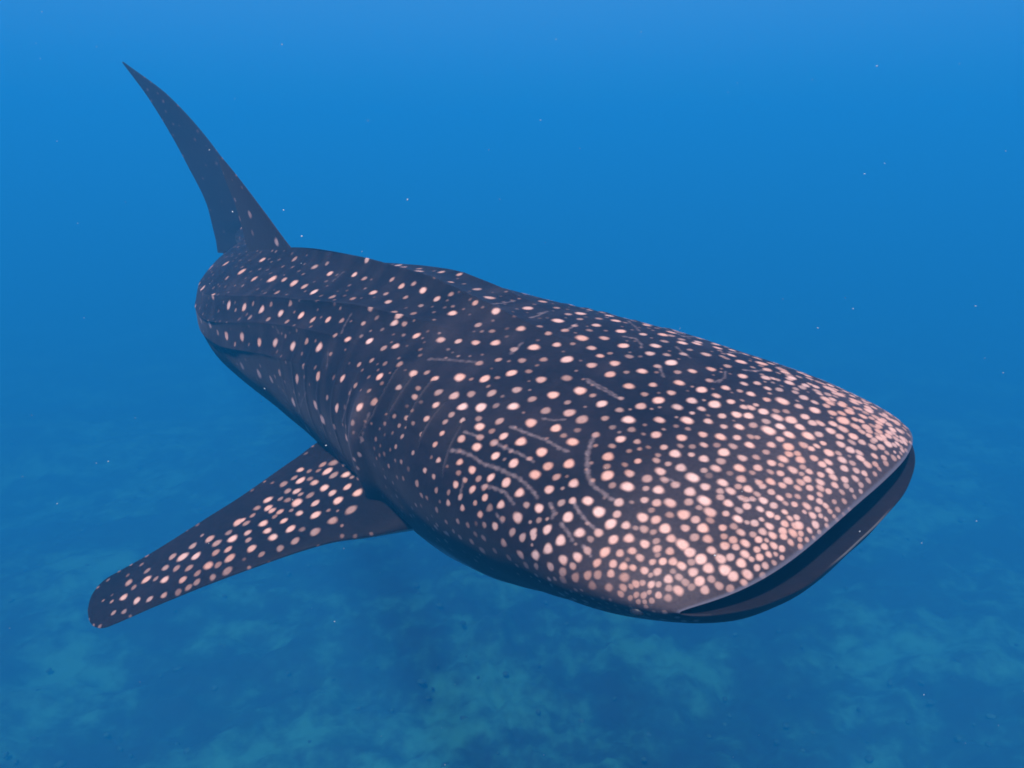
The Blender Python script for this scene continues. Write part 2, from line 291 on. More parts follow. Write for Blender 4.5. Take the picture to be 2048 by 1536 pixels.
((1250, 950, 3.413), """1325 45 25 7,1430 20 30 7,1500 25 30 7,1570 25 25 6,1430 70 25 6,1510 75 28 6,1600 70 22 5,1385 110 28 7,1330 135 25 6,1265 155 28 7,1330 185 28 7,1480 115 22 5,1550 105 20 5,1610 110 20 5,1370 205 25 7,1240 210 30 7,1430 180 20 5,1495 180 22 5,1565 150 20 4,1320 235 25 6,1280 275 28 8,1400 245 22 6,1455 240 22 5,1530 235 18 4,1340 280 20 6,1225 255 20 6,1375 300 20 6,1425 280 18 5,1495 270 18 4,1300 335 33 8,1380 345 22 6,1450 310 18 4,1185 345 38 9,1260 380 25 8,1200 395 25 7,1325 390 20 5,1195 440 22 7,1245 445 20 6,1290 430 18 5,1130 460 25 8,1195 490 25 6,740 690 38 8,840 675 38 8,905 625 25 8,965 620 25 8,815 735 28 6,640 745 30 6,590 715 28 4,510 720 40 8,720 775 30 4,670 650 38 9,795 600 38 9,570 640 38 8,460 660 38 7,455 775 30 5,545 790 32 6,365 785 35 7,295 715 30 7,365 705 30 6,290 775 28 4,230 820 25 6,295 840 28 4,230 745 22 5,180 745 25 7,120 735 20 5,70 745 22 5,60 635 25 6,130 650 28 7,215 655 28 7,75 820 22 5,130 820 25 5,185 860 22 4,90 865 20 4,145 900 18 3,35 840 20 4,165 800 18 5,940 690 25 4,1025 590 22 6,1070 560 20 6"""),
((850, 1050, 4.096), """90 20 25 4,180 70 28 4,235 60 28 4,290 110 28 4,110 120 25 3,170 130 25 3,355 15 30 6,380 130 35 5,485 105 32 4,575 25 32 6,415 75 30 3,470 205 35 4,575 210 35 4,645 150 38 6,710 65 40 6,795 110 38 6,885 75 42 6,785 245 42 7,905 255 45 7,1010 205 42 7,1005 35 38 8,1110 130 42 8,1130 290 42 7,690 275 35 3,905 350 38 4,1030 350 38 5,1125 385 40 4,1215 345 38 5,1250 260 48 8,1270 70 42 8,1410 60 40 6,1325 215 42 6,1405 300 40 6,1235 430 40 4,1330 410 38 5,1415 400 42 7,1470 225 45 9,1595 230 35 7,1535 310 38 7,1620 340 35 8,1545 120 42 8,1665 110 42 9,1795 150 38 8,1720 355 32 8,1795 365 32 8,1770 270 32 8,1855 305 32 7,1700 210 35 7,1910 195 38 7,1945 295 38 8,1910 375 30 7,1530 405 35 7,1630 430 35 5,1630 510 35 6,1725 480 28 6,1780 470 30 6,1850 485 28 8,1915 485 28 7,1505 510 35 4,1600 565 30 5,1720 575 25 5,1800 575 28 6,1835 555 20 6,1905 575 30 6,1680 600 25 4,1740 635 22 4,1800 630 22 4,1370 500 38 3,150 200 25 2,830 330 35 2,1130 450 40 2"""),
((650, 500, 2.363), """22 112 18 8,140 118 16 8,188 135 15 5,315 140 14 5,360 172 18 7,418 160 14 5,462 190 20 9,230 200 20 8,285 207 14 4,130 230 16 4,300 245 18 6,380 225 14 4,35 222 18 4,215 275 16 5,350 310 22 7,328 345 20 7,375 350 16 4,532 230 18 6,597 210 14 4,710 250 16 6,805 290 22 8,605 300 22 9,725 355 18 4,790 382 16 3,455 262 14 3,420 300 16 3,775 225 26 7,720 185 22 5,800 170 14 6,635 115 16 6,550 105 18 6,445 100 22 8,345 72 20 6,595 152 16 6,200 45 18 6,433 405 20 8,548 425 22 6,632 432 18 6,713 438 20 7,805 440 24 8,925 370 22 8,985 460 28 9,1100 450 20 6,1145 522 30 9,1055 395 14 4,820 520 18 5,930 520 22 4,1035 518 20 4,885 470 18 4,730 535 20 4,880 580 26 9,755 610 26 9,638 600 28 9,690 610 12 3,815 605 14 3,520 612 22 8,420 582 22 8,480 580 16 4,260 597 20 9,108 422 18 9,207 430 20 9,335 455 20 7,280 462 18 4,160 543 14 5,220 520 14 4,355 540 18 4,285 537 14 2,84 605 18 8,143 640 14 4,55 745 20 9,162 740 20 9,103 890 18 8,235 720 20 5,180 345 14 5,15 330 18 8,47 405 14 4,28 490 12 3,300 660 18 6,350 650 16 5,425 695 16 5,440 655 14 3,385 795 14 4,480 797 16 6,522 730 18 7,535 672 22 4,610 688 26 6,690 678 22 4,650 740 26 9,735 742 28 9,570 810 16 4,600 780 16 3,655 808 14 5,725 798 18 3,825 805 22 5,735 835 24 9,890 740 28 9,790 675 24 5,905 660 28 6,810 735 18 2,785 855 18 3,965 570 18 4,980 705 22 4,1020 610 24 6,1075 685 28 9,1150 600 22 4,1205 660 28 9,1040 755 26 5,1155 770 28 6,970 815 26 8,1090 842 26 9,1215 800 28 5,840 880 26 9,925 910 26 9,645 895 20 6,717 930 22 9,800 970 22 9,558 865 12 6,515 920 14 7,455 870 12 5,537 990 12 5,473 1040 14 6,415 960 12 4,365 880 12 4,335 930 12 4,360 1000 12 3,300 1020 12 4,435 1105 18 5,285 1075 12 4,340 1165 12 4,455 1160 14 5,370 1080 12 3,405 1255 12 3,430 1205 12 3,330 1255 12 3,580 1195 16 5,525 1230 16 4,525 1140 14 3,650 1215 16 7,625 1280 14 5,570 1285 14 4,320 1100 10 3,480 1170 12 3,350 830 12 3,330 785 12 3,165 970 14 6,137 990 12 6,155 1030 12 5"""),
((350, 380, 2.793), """565 287 22 8,625 362 28 9,490 390 22 8,408 305 24 6,757 367 26 6,668 387 20 4,783 430 22 5,850 410 16 3,865 467 28 9,1000 473 22 9,1055 500 20 5,1210 498 20 5,1265 537 24 8,1330 522 20 6,1385 562 24 9,1110 570 28 8,1172 575 16 5,1285 600 18 5,1185 632 24 7,1095 662 18 6,985 608 22 6,880 600 22 7,778 568 24 9,720 540 22 6,662 520 28 8,612 500 20 6,543 498 30 9,443 495 20 7,370 455 26 8,283 412 22 7,200 432 20 7,155 408 18 6,225 322 16 5,250 345 16 6,107 525 18 6,153 550 22 7,210 590 22 8,290 490 16 4,570 572 18 4,300 642 24 9,388 655 24 9,485 670 24 8,590 687 24 8,703 703 24 10,770 725 20 6,857 725 26 9,437 635 14 3,537 640 16 3,645 635 18 4,338 670 12 3,418 712 18 3,522 722 18 4,625 735 18 4,930 730 18 4,1048 748 18 5,1225 680 20 5,1250 705 30 8,1222 740 24 7,287 815 26 9,375 818 26 8,470 850 26 8,560 850 26 7,658 872 28 9,735 847 20 5,807 880 28 9,893 815 18 4,965 835 28 9,1082 842 28 9,875 905 18 4,1165 880 22 5,1235 872 24 7,195 752 24 7,145 728 18 5,95 655 22 6,115 690 18 5,238 795 18 4,335 860 14 4,375 985 24 5,470 1030 28 6,540 1060 24 6,585 1020 22 4,680 1055 26 7,800 1040 28 8,715 985 16 3,937 1050 28 9,1022 972 22 5,1100 950 20 4,1143 1040 26 9,1007 1085 20 5,660 1185 28 9,783 1200 28 9,903 1218 28 9,1030 1208 28 9,825 1285 28 9,960 1388 28 9,850 1160 16 3,740 1335 24 4,890 1325 18 3,990 1300 18 4,1030 1480 22 8,1000 1510 18 7,1110 1195 22 6,1085 1120 14 3,1045 1390 18 4"""),
]
FIN_SPOTS = [
((480, 850, 5.6875), """695 510 45 8,790 520 35 3,885 520 35 3,1000 525 60 9,690 630 55 9,800 610 40 3,855 655 50 7,960 715 55 9,1045 770 50 7,1220 705 50 8,1210 565 55 9,1375 575 55 9,1270 595 30 4,1340 770 60 9,1110 855 60 9,640 750 50 7,545 750 45 4,690 785 35 4,645 880 65 9,860 890 50 7,860 1020 60 9,680 1005 45 7,460 985 45 6,365 970 45 7,315 940 50 8,310 850 55 8,500 1090 45 8,270 1120 55 9,585 1180 55 8,310 1205 50 8,375 1280 55 8,1260 965 70 4,1055 1090 60 5,850 1210 60 4,625 1320 50 4,130 1400 55 7,455 1400 45 3,80 1225 45 6,90 1305 40 4,70 1115 45 4,200 945 45 4,140 1030 35 4,15 1085 40 8,945 450 45 5,1065 430 60 4,1200 440 40 7,490 670 50 4,620 600 40 4,460 840 35 3,540 855 45 3,800 800 50 3,580 970 30 3,390 1040 35 3,1075 570 55 4,250 1470 40 3,710 1190 40 2"""),
((180, 1000, 4.876), """1440 215 50 8,1520 225 45 4,1695 230 52 9,1730 65 45 7,1765 105 40 6,1890 205 42 7,1965 280 50 8,1725 300 42 7,1785 365 52 7,1535 320 48 6,1390 380 52 9,1355 320 38 3,1235 420 48 5,1530 390 45 4,1575 465 48 7,1160 380 48 6,1000 450 42 5,1350 480 40 6,1225 510 42 5,905 555 58 8,1035 550 48 8,1370 565 52 6,1155 640 52 7,740 660 40 5,840 665 40 4,970 660 42 4,1245 630 40 3,550 775 48 8,725 780 45 8,900 775 42 6,1045 715 38 3,1340 690 50 3,1690 545 60 3,1855 470 45 3,330 950 42 8,455 980 40 7,585 965 35 5,720 930 35 5,380 805 42 5,230 1100 28 4,330 1090 30 3,215 990 22 4,1045 800 38 3,860 895 38 2,960 850 38 3,800 550 42 5,640 770 30 3,430 850 32 3,1200 750 35 3,560 690 35 3,2000 400 45 4"""),
]
# pale wandering lines: close-up, strength, half width, points
LINES = [
((1000, 560, 4.8), 2.6, 16, "830 950 950 1010 1060 1070 1160 1140"), ((1000, 560, 4.8), 3, 17, "100 1410 220 1460 340 1500"),
((1000, 560, 4.8), 3, 16, "1230 390 1300 450 1340 490"), ((1000, 560, 4.8), 4.5, 18, "1420 370 1520 430 1640 490 1760 540 1900 545 2000 560"),
((1000, 560, 4.8), 4, 16, "290 362 360 345 450 300"), ((1000, 560, 4.8), 3, 16, "1535 840 1570 930"),
((1400, 640, 4.518), 4.5, 18, "260 290 400 300 560 320 700 325"), ((1400, 640, 4.518), 4, 16, "390 450 500 460 600 450"),
((860, 820, 4.8), 3.2, 20, "790 165 920 215 1050 265 1160 310 1240 365 1330 400"), ((860, 820, 4.8), 3, 18, "330 210 420 240 500 265"),
((860, 820, 4.8), 3.2, 20, "600 310 660 330 780 390 880 430 990 490"), ((860, 820, 4.8), 3.2, 22, "190 385 300 400 400 440 520 520 650 560 800 630 900 690 990 780 1030 840"),
((860, 820, 4.8), 3.2, 20, "500 730 600 740 720 790 800 900"), ((860, 820, 4.8), 3.6, 24, "1590 230 1550 310 1510 410 1510 520 1520 640 1560 720 1650 790 1740 850 1820 890"),
((860, 820, 4.8), 4.2, 22, "1370 870 1430 980 1500 1060 1570 1130 1650 1190"), ((860, 820, 4.8), 3, 20, "1150 900 1190 980 1170 1040"),
((860, 820, 4.8), 3.6, 22, "1260 1090 1320 1170 1370 1250"), ((860, 820, 4.8), 4, 20, "1470 1300 1540 1400"),
((350, 380, 2.793), 1.8, 8, "730 1130 705 1190 690 1250"), ((350, 380, 2.793), 2, 8, "985 1110 960 1200 935 1290"),
((350, 380, 2.793), 2.6, 9, "1085 1245 1055 1330 1040 1410"), ((350, 380, 2.793), 1.6, 8, "855 905 850 970 845 1000"),
((350, 380, 2.793), 1.8, 7, "880 510 915 480 945 455"), ((350, 380, 2.793), 1.6, 8, "580 800 560 760"),
((350, 380, 2.793), 1.8, 8, "985 690 940 770 930 800"), ((650, 500, 2.363), 2, 10, "490 515 600 520 710 530"),
((1000, 560, 4.8), 4, 15, "600 490 660 470 740 420"), ((1000, 560, 4.8), 3, 15, "1180 540 1300 560 1360 620 1350 650"), ((1000, 560, 4.8), 3, 15, "1690 640 1760 700 1830 750"),
((1400, 640, 4.518), 3, 15, "170 560 220 520 230 470"), ((1400, 640, 4.518), 4, 15, "690 430 760 420 850 440 930 460"), ((1400, 640, 4.518), 3, 14, "940 490 1000 530 1010 560"), ((1400, 640, 4.518), 3, 14, "60 540 130 560 190 540"),
((1180, 860, 4.8), 4, 18, "690 470 780 480 850 540"), ((1180, 860, 4.8), 5, 18, "1590 470 1640 560"), ((1180, 860, 4.8), 5, 18, "1420 640 1500 680 1590 660"),
((650, 500, 2.363), 2.4, 9, "880 490 930 440"), ((650, 500, 2.363), 3, 9, "1240 620 1310 660 1390 700"), ((650, 500, 2.363), 3, 8, "790 255 850 250 900 240"), ((650, 500, 2.363), 3, 8, "1010 300 1050 290"),
((860, 820, 4.8), 2.6, 16, "330 650 300 760 280 850"), ((860, 820, 4.8), 2.6, 16, "640 1000 690 1080"), ((860, 820, 4.8), 2.4, 16, "1080 80 1180 100 1300 90"),
]
GILLS = [  # front to back: (s, theta) runs down the right flank; mirrored on the left
    [(.755, 137), (.735, 148), (.705, 160)], [(.86, 134), (.855, 145), (.845, 155)], [(.97, 130), (.955, 140), (.935, 151)],
    [(1.045, 132), (1.035, 141), (1.025, 152)], [(1.13, 132), (1.105, 145), (1.095, 156), (1.13, 170)]]

def facing(P):
    n = np.cross(np.gradient(P, axis=0), np.gradient(P, axis=1))
    n /= np.linalg.norm(n, axis=-1)[..., None] + 1e-12
    return n

def decode(lists):
    out = []
    for (ox, oy, k), txt in lists:
        for it in txt.split(','):
            x, y, r, b = [float(q) for q in it.split()]
            out.append((ox + x / k, oy + y / k, r / k, b / 10))
    return np.array(out)

SNOUT_GLOW = .20
class Skin:
    """A grid surface with a painted pattern: spot (bright), line (dull pale), both 0..1 per vertex."""
    def __init__(self, P, outward=1):
        self.P = P.astype(np.float64); self.N = facing(P) * outward
        self.spot = np.zeros(P.shape[:2]); self.line = np.zeros(P.shape[:2])
        self.di = np.linalg.norm(np.gradient(P, axis=0), axis=-1) + 1e-6
        self.dj = np.linalg.norm(np.gradient(P, axis=1), axis=-1) + 1e-6
        self.c, self.r = [], []
    def locate(self, px):
        if not hasattr(self, 'uv'):
            uv = proj(self.P); vis = (self.N * self.P).sum(-1) < 0
            self.uv = np.where(vis[..., None], uv, 1e6).astype(np.float32)
        st = 3
        d = ((self.uv[::st, ::st] - np.array(px, np.float32)) ** 2).sum(-1)
        i, j = np.unravel_index(np.argmin(d), d.shape); i *= st; j *= st
        i0, j0 = max(i - 4, 0), max(j - 4, 0)
        d = ((self.uv[i0:i + 5, j0:j + 5] - np.array(px, np.float32)) ** 2).sum(-1)
        a, b = np.unravel_index(np.argmin(d), d.shape)
        return i0 + a, j0 + b, math.sqrt(d[a, b])
    def dab(self, i, j, r, val, arr, soft=.6, c=None):
        c = self.P[i, j] if c is None else c
        wi = int(1.5 * r / self.di[i, j]) + 2; wj = int(1.5 * r / self.dj[i, j]) + 2
        i0, j0 = max(i - wi, 0), max(j - wj, 0)
        W = self.P[i0:i + wi + 1, j0:j + wj + 1]
        v = W - c
        d = np.linalg.norm(v, axis=-1) / r
        ph = float(c.sum() * 97.0)
        d = d * (1 + .10 * np.sin(v @ np.array([2.1, 1.3, -1.7]) / r + ph) + .08 * np.sin(v @ np.array([-1.1, 2.9, 2.2]) / r + 2 * ph))
        f = val * smooth01((1.08 - d) / soft)
        sub = arr[i0:i + wi + 1, j0:j + wj + 1]
        np.maximum(sub, f, out=sub)
    def add_spot(self, i, j, r, val):
        c = self.P[i, j]
        if self.c:
            C = np.array(self.c); 
            if (np.linalg.norm(C - c, axis=1) < .62 * np.array(self.r) + .25 * r).any(): return False
        self.c.append(c); self.r.append(r)
        self.dab(i, j, r, val, self.spot)
        return True
    def photo_spots(self, picks, rscale=1.13, tol=9):
        got = []
        for x, y, r, b in picks:
            i, j, d = self.locate((x, y))
            if d > tol: continue
            rad = r * self.P[i, j, 2] / FPX * rscale
            val = .10 + .90 * b if b > .55 else .08 + .80 * b
            if self.add_spot(i, j, rad, min(val, 1.0)): got.append((i, j, rad, val))
        return got
    def photo_line(self, pts, hw, val):
        pts = np.array(pts); seg = np.linalg.norm(np.diff(pts, axis=0), axis=1); t = np.concatenate([[0], np.cumsum(seg)])
        n = int(t[-1] / 1.6) + 2
        for q in np.linspace(0, t[-1], n):
            p = (np.interp(q, t, pts[:, 0]), np.interp(q, t, pts[:, 1]))
            i, j, d = self.locate(p)
            if d < 6:
                r = hw * 1.25 * self.P[i, j, 2] / FPX
                self.dab(i, j, r * (1 + .25 * math.sin(q * .5)), val * (.8 + .2 * math.sin(q * .33)), self.line, soft=1.0)
    def fill(self, n, rows, cols, rlo, rhi, vlo, vhi, gap, seed):
        r_ = np.random.default_rng(seed); k = 0
        for _ in range(n):
            i = int(r_.integers(*rows)); j = int(r_.integers(*cols)); r = r_.uniform(rlo, rhi)
            c = self.P[i, j]
            if self.c and (np.linalg.norm(np.array(self.c) - c, axis=1) < np.array(self.r) + r + gap).any(): continue
            self.c.append(c); self.r.append(r); self.dab(i, j, r, r_.uniform(vlo, vhi), self.spot, soft=.7); k += 1
        return k

def grid_faces(n, m, off, wrap=True):
    i, j = np.meshgrid(np.arange(n - 1), np.arange(m if wrap else m - 1), indexing='ij')
    j2 = (j + 1) % m
    return (off + np.stack([i * m + j, (i + 1) * m + j, (i + 1) * m + j2, i * m + j2], -1)).reshape(-1, 4)

# ---- sample lines: evenly spread as seen from the front right, sparser on the far flank and belly
NS, NT = (1040, 760)
sw = np.linspace(0, S_END, 2000)
dens = np.interp(sw, [0, .02, .15, 1.0, 2.0, 3.0, 4.0, S_END], [6, 3.0, 1.25, 1.0, .62, .42, .25, .2])
cs = np.concatenate([[0], np.cumsum((dens[1:] + dens[:-1]) / 2)]); S_ROWS = np.interp(np.linspace(0, cs[-1], NS), cs, sw)
tw_ = np.linspace(0, 360, 1441)
dt_ = np.interp(tw_, [0, 20, 45, 120, 200, 216, 250, 340, 360], [.5, .8, 1, 1, 1, .7, .22, .3, .5])
ct = np.concatenate([[0], np.cumsum((dt_[1:] + dt_[:-1]) / 2)]); T_COLS = np.interp(np.arange(NT) / NT * ct[-1], ct, tw_)
SG, TG = np.meshgrid(S_ROWS, np.radians(T_COLS), indexing='ij')
PB = body(SG, TG)

# soft unevenness of the flesh, and the gill flaps
NB = facing(PB)
cen = fr(S_ROWS)[0][:, None, :]
if (NB * (PB - cen)).sum(-1).mean() < 0: NB = -NB; OUTW = -1
else: OUTW = 1
TD = T_COLS[None, :]; SD = S_ROWS[:, None]
bulge = .006 * sinnoise(PB, 9, 3) * np.interp(SG, [0, .3, .8], [0, .3, 1]) + .0016 * sinnoise(PB, 38, 5)
# flesh folds along the flank behind the gills
bulge += .003 * np.exp(-(np.sin(SG * 26 + .03 * TD) ** 2) / .08) * np.interp(SG, [1.1, 1.3, 1.7, 2.0], [0, 1, .6, 0]) * np.interp(TD, [135, 160, 200, 215], [0, 1, 1, 0])
gill_shade = np.zeros(SG.shape); gill_lit_edge = np.zeros(SG.shape)
for g in GILLS:
    gs = np.array([a for a, b in g]); gt = np.array([b for a, b in g])
    for mirror in (False, True):
        T2 = (180 - TD) % 360 if mirror else TD
        sc_ = np.interp(T2, gt, gs)
        win = smooth01((T2 - (gt[0] - 2)) / 5) * smooth01(((gt[-1] + 2) - T2) / 5)
        d = SD - sc_                                  # behind the slit is positive
        front = np.where(d < 0, np.exp(d / .035), 0) * .011 * (.35 if mirror else 1)
        back = np.where(d >= 0, -np.exp(-d / .022), 0) * .011 * (.35 if mirror else 1)
        bulge += win * (front + back)
        gill_shade = np.maximum(gill_shade, win * np.exp(-((d - .006) / .007) ** 2))  # shade inside the slits, put into the skin colour
        gill_lit_edge = np.maximum(gill_lit_edge, win * np.exp(-((d + .004) / .004) ** 2))  # lit rim of each flap, painted as a pale line
# the fleshy fold that runs down the flank into the root of the pectoral fin
fold_s = np.interp(TD, [138, 160, 185, 210], [1.20, 1.17, 1.17, 1.20])
fold = np.exp(-((SD - fold_s) / .045) ** 2) * smooth01((TD - 138) / 25) * smooth01((222 - TD) / 14)
bulge += .026 * fold
PB = PB + NB * bulge[..., None]

skin = Skin(PB, OUTW)
picked = skin.photo_spots(decode(SPOTS))
for (ox, oy, k), val, hw, txt in LINES:
    q = np.array([float(v) for v in txt.split()]).reshape(-1, 2)
    skin.photo_line([(ox + x / k, oy + y / k) for x, y in q], hw / k, val / 9)
# the far flank carries the mirror image, with its own scatter
tcol = T_COLS
n_mirror = 0
for i, j, rad, val in picked:
    t2 = (180 - tcol[j] + rng.normal(0, 2)) % 360
    if 62 < t2 < 300: continue
    i2 = int(np.clip(i + rng.normal(0, 4), 2, NS - 3)); j2 = int(np.argmin(np.abs(tcol - t2)))
    n_mirror += skin.add_spot(i2, j2, rad, val)
jcol = lambda deg: int(np.argmin(np.abs(tcol - deg)))
irow = lambda s: int(np.argmin(np.abs(S_ROWS - s)))
skin.fill(700, (irow(.04), irow(.45)), (jcol(25), jcol(196)), .0045, .0075, .15, .4, .005, 21)
skin.fill(700, (irow(.5), irow(1.3)), (jcol(20), jcol(200)), .005, .009, .10, .26, .010, 22)
skin.fill(700, (irow(1.2), irow(3.4)), (jcol(20), jcol(190)), .006, .011, .08, .24, .018, 23)
skin.fill(300, (irow(3.2), irow(4.3)), (jcol(5), jcol(178)), .008, .014, .25, .6, .04, 24)
skin.fill(500, (irow(.02), irow(.3)), (jcol(183), jcol(206)), .006, .011, .3, .6, .005, 25)

skin.line = np.maximum(skin.line, .11 * gill_lit_edge * (.5 + .5 * np.clip(sinnoise(PB, 30, 61) + .5, 0, 1)))
skin.line = np.maximum(skin.line, SNOUT_GLOW * smooth01((.42 - SG) / .40) * ((TD < 205) | (TD > 335)) * (.75 + .25 * sinnoise(PB, 14, 62)))  # snout highlight painted into the skin, fading back over the head
skin.line = np.maximum(skin.line, .13 * fold * (.7 + .3 * sinnoise(PB, 25, 63)))
# smoky streaks and faint bars in the dark ground colour
streak = np.clip(sinnoise(np.stack([SG * 60 + 4 * sinnoise(PB, 5, 71), TG * 6.4], -1), 1.0, 72, 8), 0, 2) * np.interp(SG, [.5, 1.0, 2.2, 3.2], [0, 1, 1, .4])
skin.line = np.maximum(skin.line, np.clip(.022 * streak + .018 * np.clip(sinnoise(PB, 16, 73), 0, 2) + .016 * np.clip(sinnoise(PB, 60, 74), 0, 2), 0, .16))
belly = smooth01((np.abs((TD - 270 + 180) % 360 - 180) * -1 + np.interp(SG, [0, .1, .8, 1.2, 3, 4.4], [20, 30, 66, 58, 50, 40]) + 6 * sinnoise(PB, 7, 8)) / 14)
lip = smooth01((.009 - SG) / .007) * ((TD < 182) | (TD > 358))
jaw_dark = .5 * smooth01((.30 - SG) / .12) * smooth01((TD - 186) / 6) * smooth01((354 - TD) / 6)  # jaw skin painted darker, since it came out too lit
jaw_dark = np.maximum(jaw_dark, .9 * smooth01((.03 - SG) / .02) * ((TD > 183) & (TD < 357)))  # lower rim darkened in colour to dull its sunlit edge

# ---- the inside of the mouth: the lip edge rolled in and back
inner = []
p0, F_, L_, D_ = fr(np.zeros(NT)); thc = np.radians(T_COLS); edge = PB[0]
for dep, sl, sd in [(.40, .02, .02), (.40, .55, .5), (.28, .75, .9), (.14, .88, 1.05), (.05, .95, .95), (.018, .975, .93), (.005, .99, .97)]:
    rel = edge - p0
    inner.append(p0 + F_ * ((rel * F_).sum(-1) - dep)[:, None] + L_ * ((rel * L_).sum(-1) * sl)[:, None] + D_ * ((rel * D_).sum(-1) * sd)[:, None])
inner = np.array(inner); NI = len(inner)
Pall = np.concatenate([inner, PB], 0)
z = np.zeros((NI, NT))
m_in = np.repeat(np.array([1, 1, 1, 1, .9, .5, .15])[:, None], NT, 1)
parts = [dict(P=Pall, spot=np.concatenate([z, skin.spot]), line=np.concatenate([z, skin.line]), belly=np.concatenate([z, belly]),
              lip=np.concatenate([z, lip]), dark=np.concatenate([m_in, np.maximum(gill_shade, jaw_dark)]))]

# ---- fins
def fin_part(P, picks=None, fill=None, seed=1, bellyside=None, pale=0.0):
    n = facing(P); c = P.mean(1, keepdims=True)
    o = 1 if (n * (P - c)).sum(-1).mean() > 0 else -1
    k = Skin(P, o)
    if picks is not None: k.photo_spots(picks, tol=14)
    if fill: k.fill(fill[0], (2, P.shape[0] - 3), (0, P.shape[1] - 1), *fill[1:], seed)
    zz = np.zeros(P.shape[:2]); bl = zz.copy()
    if bellyside is not None: bl = smooth01(((k.N @ bellyside) - .1) / .35) * .8
    k.spot *= 1 - bl
    parts.append(dict(P=P, spot=k.spot, line=zz + pale, belly=bl, lip=zz, dark=zz))
    return k
fin_part(pectoral(-1, 620, 620), decode(FIN_SPOTS), (260, .006, .010, .12, .32, .014), 31, bellyside=-D0)
fin_part(pectoral(1, 160, 160), None, (260, .010, .020, .3, .8, .02), 32, bellyside=-D0)
fin_part(dorsal(240, 200), np.array([(500, 430, 8, .7), (478, 437, 6, .35), (553, 484, 8, .85), (463, 472, 6, .4), (470, 400, 5, .3), (505, 465, 6, .25)]), (60, .006, .011, .08, .2, .03), 33, pale=.045)
fin_part(dorsal2(80, 90), None, (30, .006, .012, .1, .3, .03), 34)
for q, c in enumerate(caudal(260, 160)): fin_part(c, None, (140, .007, .013, .06, .22, .03), 40 + q, pale=.06)

V, Q, off = [], [], 0
att = {k: [] for k in ('spot', 'line', 'belly', 'lip', 'dark')}
for p in parts:
    n, m = p['P'].shape[:2]
    V.append(to_world(p['P']).reshape(-1, 3)); Q.append(grid_faces(n, m, off)); off += n * m
    for k in att: att[k].append(p[k].ravel())
V = np.concatenate(V); Q = np.concatenate(Q)
ORIGIN = to_world(fr(np.array([1.4]))[0])[0]
me = mesh_from_arrays('whale_shark', V - ORIGIN, quads=Q)
if len(me.vertices) == len(V):
    for k in att:
        a = me.attributes.new(k, 'FLOAT', 'POINT')
        a.data.foreach_set('value', np.concatenate(att[k]).astype(np.float32))

def shark_material():
    mt, t = new_mat('spotted_shark_skin')
    out = node(t, 'ShaderNodeOutputMaterial')
    b = node(t, 'ShaderNodeBsdfPrincipled', Roughness=.6)
    b.inputs['Specular IOR Level'].default_value = .06
    b.inputs['Sheen Weight'].default_value = .05; b.inputs['Sheen Roughness'].default_value = .45; b.inputs['Sheen Tint'].default_value = (.75, .72, .95, 1)
    tc = node(t, 'ShaderNodeTexCoord')
    at = {k: node(t, 'ShaderNodeAttribute', _attribute_name=k) for k in att}
    def noise(scale, detail, rough=.6):
        n = node(t, 'ShaderNodeTexNoise', Scale=scale, Detail=detail, Roughness=rough)
        t.links.new(tc.outputs['Object'], n.inputs['Vector']); return n.outputs[0]
    def ramp(fac, stops):
        r = node(t, 'ShaderNodeValToRGB'); e = r.color_ramp.elements
        while len(e) < len(stops): e.new(.5)
        for q, (p, c) in zip(e, stops): q.position = p; q.color = (*c, 1)
        t.links.new(fac, r.inputs[0]); return r.outputs[0]
    def mix(fac, a, b_):
        m = node(t, 'ShaderNodeMix', _data_type='RGBA')
        t.links.new(fac, m.inputs[0]); t.links.new(a, m.inputs[6]); t.links.new(b_, m.inputs[7]); return m.outputs[2]
    def rgb(c):
        n = node(t, 'ShaderNodeRGB'); n.outputs[0].default_value = (*c, 1); return n.outputs[0]
    def mul(a, b_):
        n = node(t, 'ShaderNodeMath', _operation='MULTIPLY')
        for q, v in enumerate((a, b_)):
            if isinstance(v, (int, float)): n.inputs[q].default_value = v
            else: t.links.new(v, n.inputs[q])
        return n.outputs[0]
    base = ramp(noise(3.2, 5), [(.30, SKIN_A), (.72, SKIN_B)])
    fine = ramp(noise(46, 4, .7), [(.32, (.70, .70, .72)), (.70, (1.25, 1.22, 1.2))])
    mm = node(t, 'ShaderNodeMix', _data_type='RGBA', _blend_type='MULTIPLY'); mm.inputs[0].default_value = 1
    t.links.new(base, mm.inputs[6]); t.links.new(fine, mm.inputs[7])
    col = mm.outputs[2]
    col = mix(mul(at['belly'].outputs['Fac'], .9), col, rgb(BELLY))
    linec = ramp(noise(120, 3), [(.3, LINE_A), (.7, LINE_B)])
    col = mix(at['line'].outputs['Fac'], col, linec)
    spotc = ramp(noise(7.5, 3), [(.36, SPOT_A), (.64, SPOT_B)])
    grain = ramp(noise(150, 3, .7), [(.30, (.80, .78, .78)), (.62, (1.0, 1.0, 1.0))])
    ms = node(t, 'ShaderNodeMix', _data_type='RGBA', _blend_type='MULTIPLY'); ms.inputs[0].default_value = .8
    t.links.new(spotc, ms.inputs[6]); t.links.new(grain, ms.inputs[7])
    col = mix(at['spot'].outputs['Fac'], col, ms.outputs[2])
    col = mix(mul(at['lip'].outputs['Fac'], .7), col, rgb((.09, .09, .13)))
    col = mix(at['dark'].outputs['Fac'], col, rgb((.006, .006, .010)))
    bp = node(t, 'ShaderNodeBump', Strength=.25, Distance=.004)
    t.links.new(noise(85, 5, .7), bp.inputs['Height'])
    t.links.new(col, b.inputs['Base Color']); t.links.new(bp.outputs[0], b.inputs['Normal'])
    t.links.new(b.outputs[0], out.inputs['Surface'])
    return mt
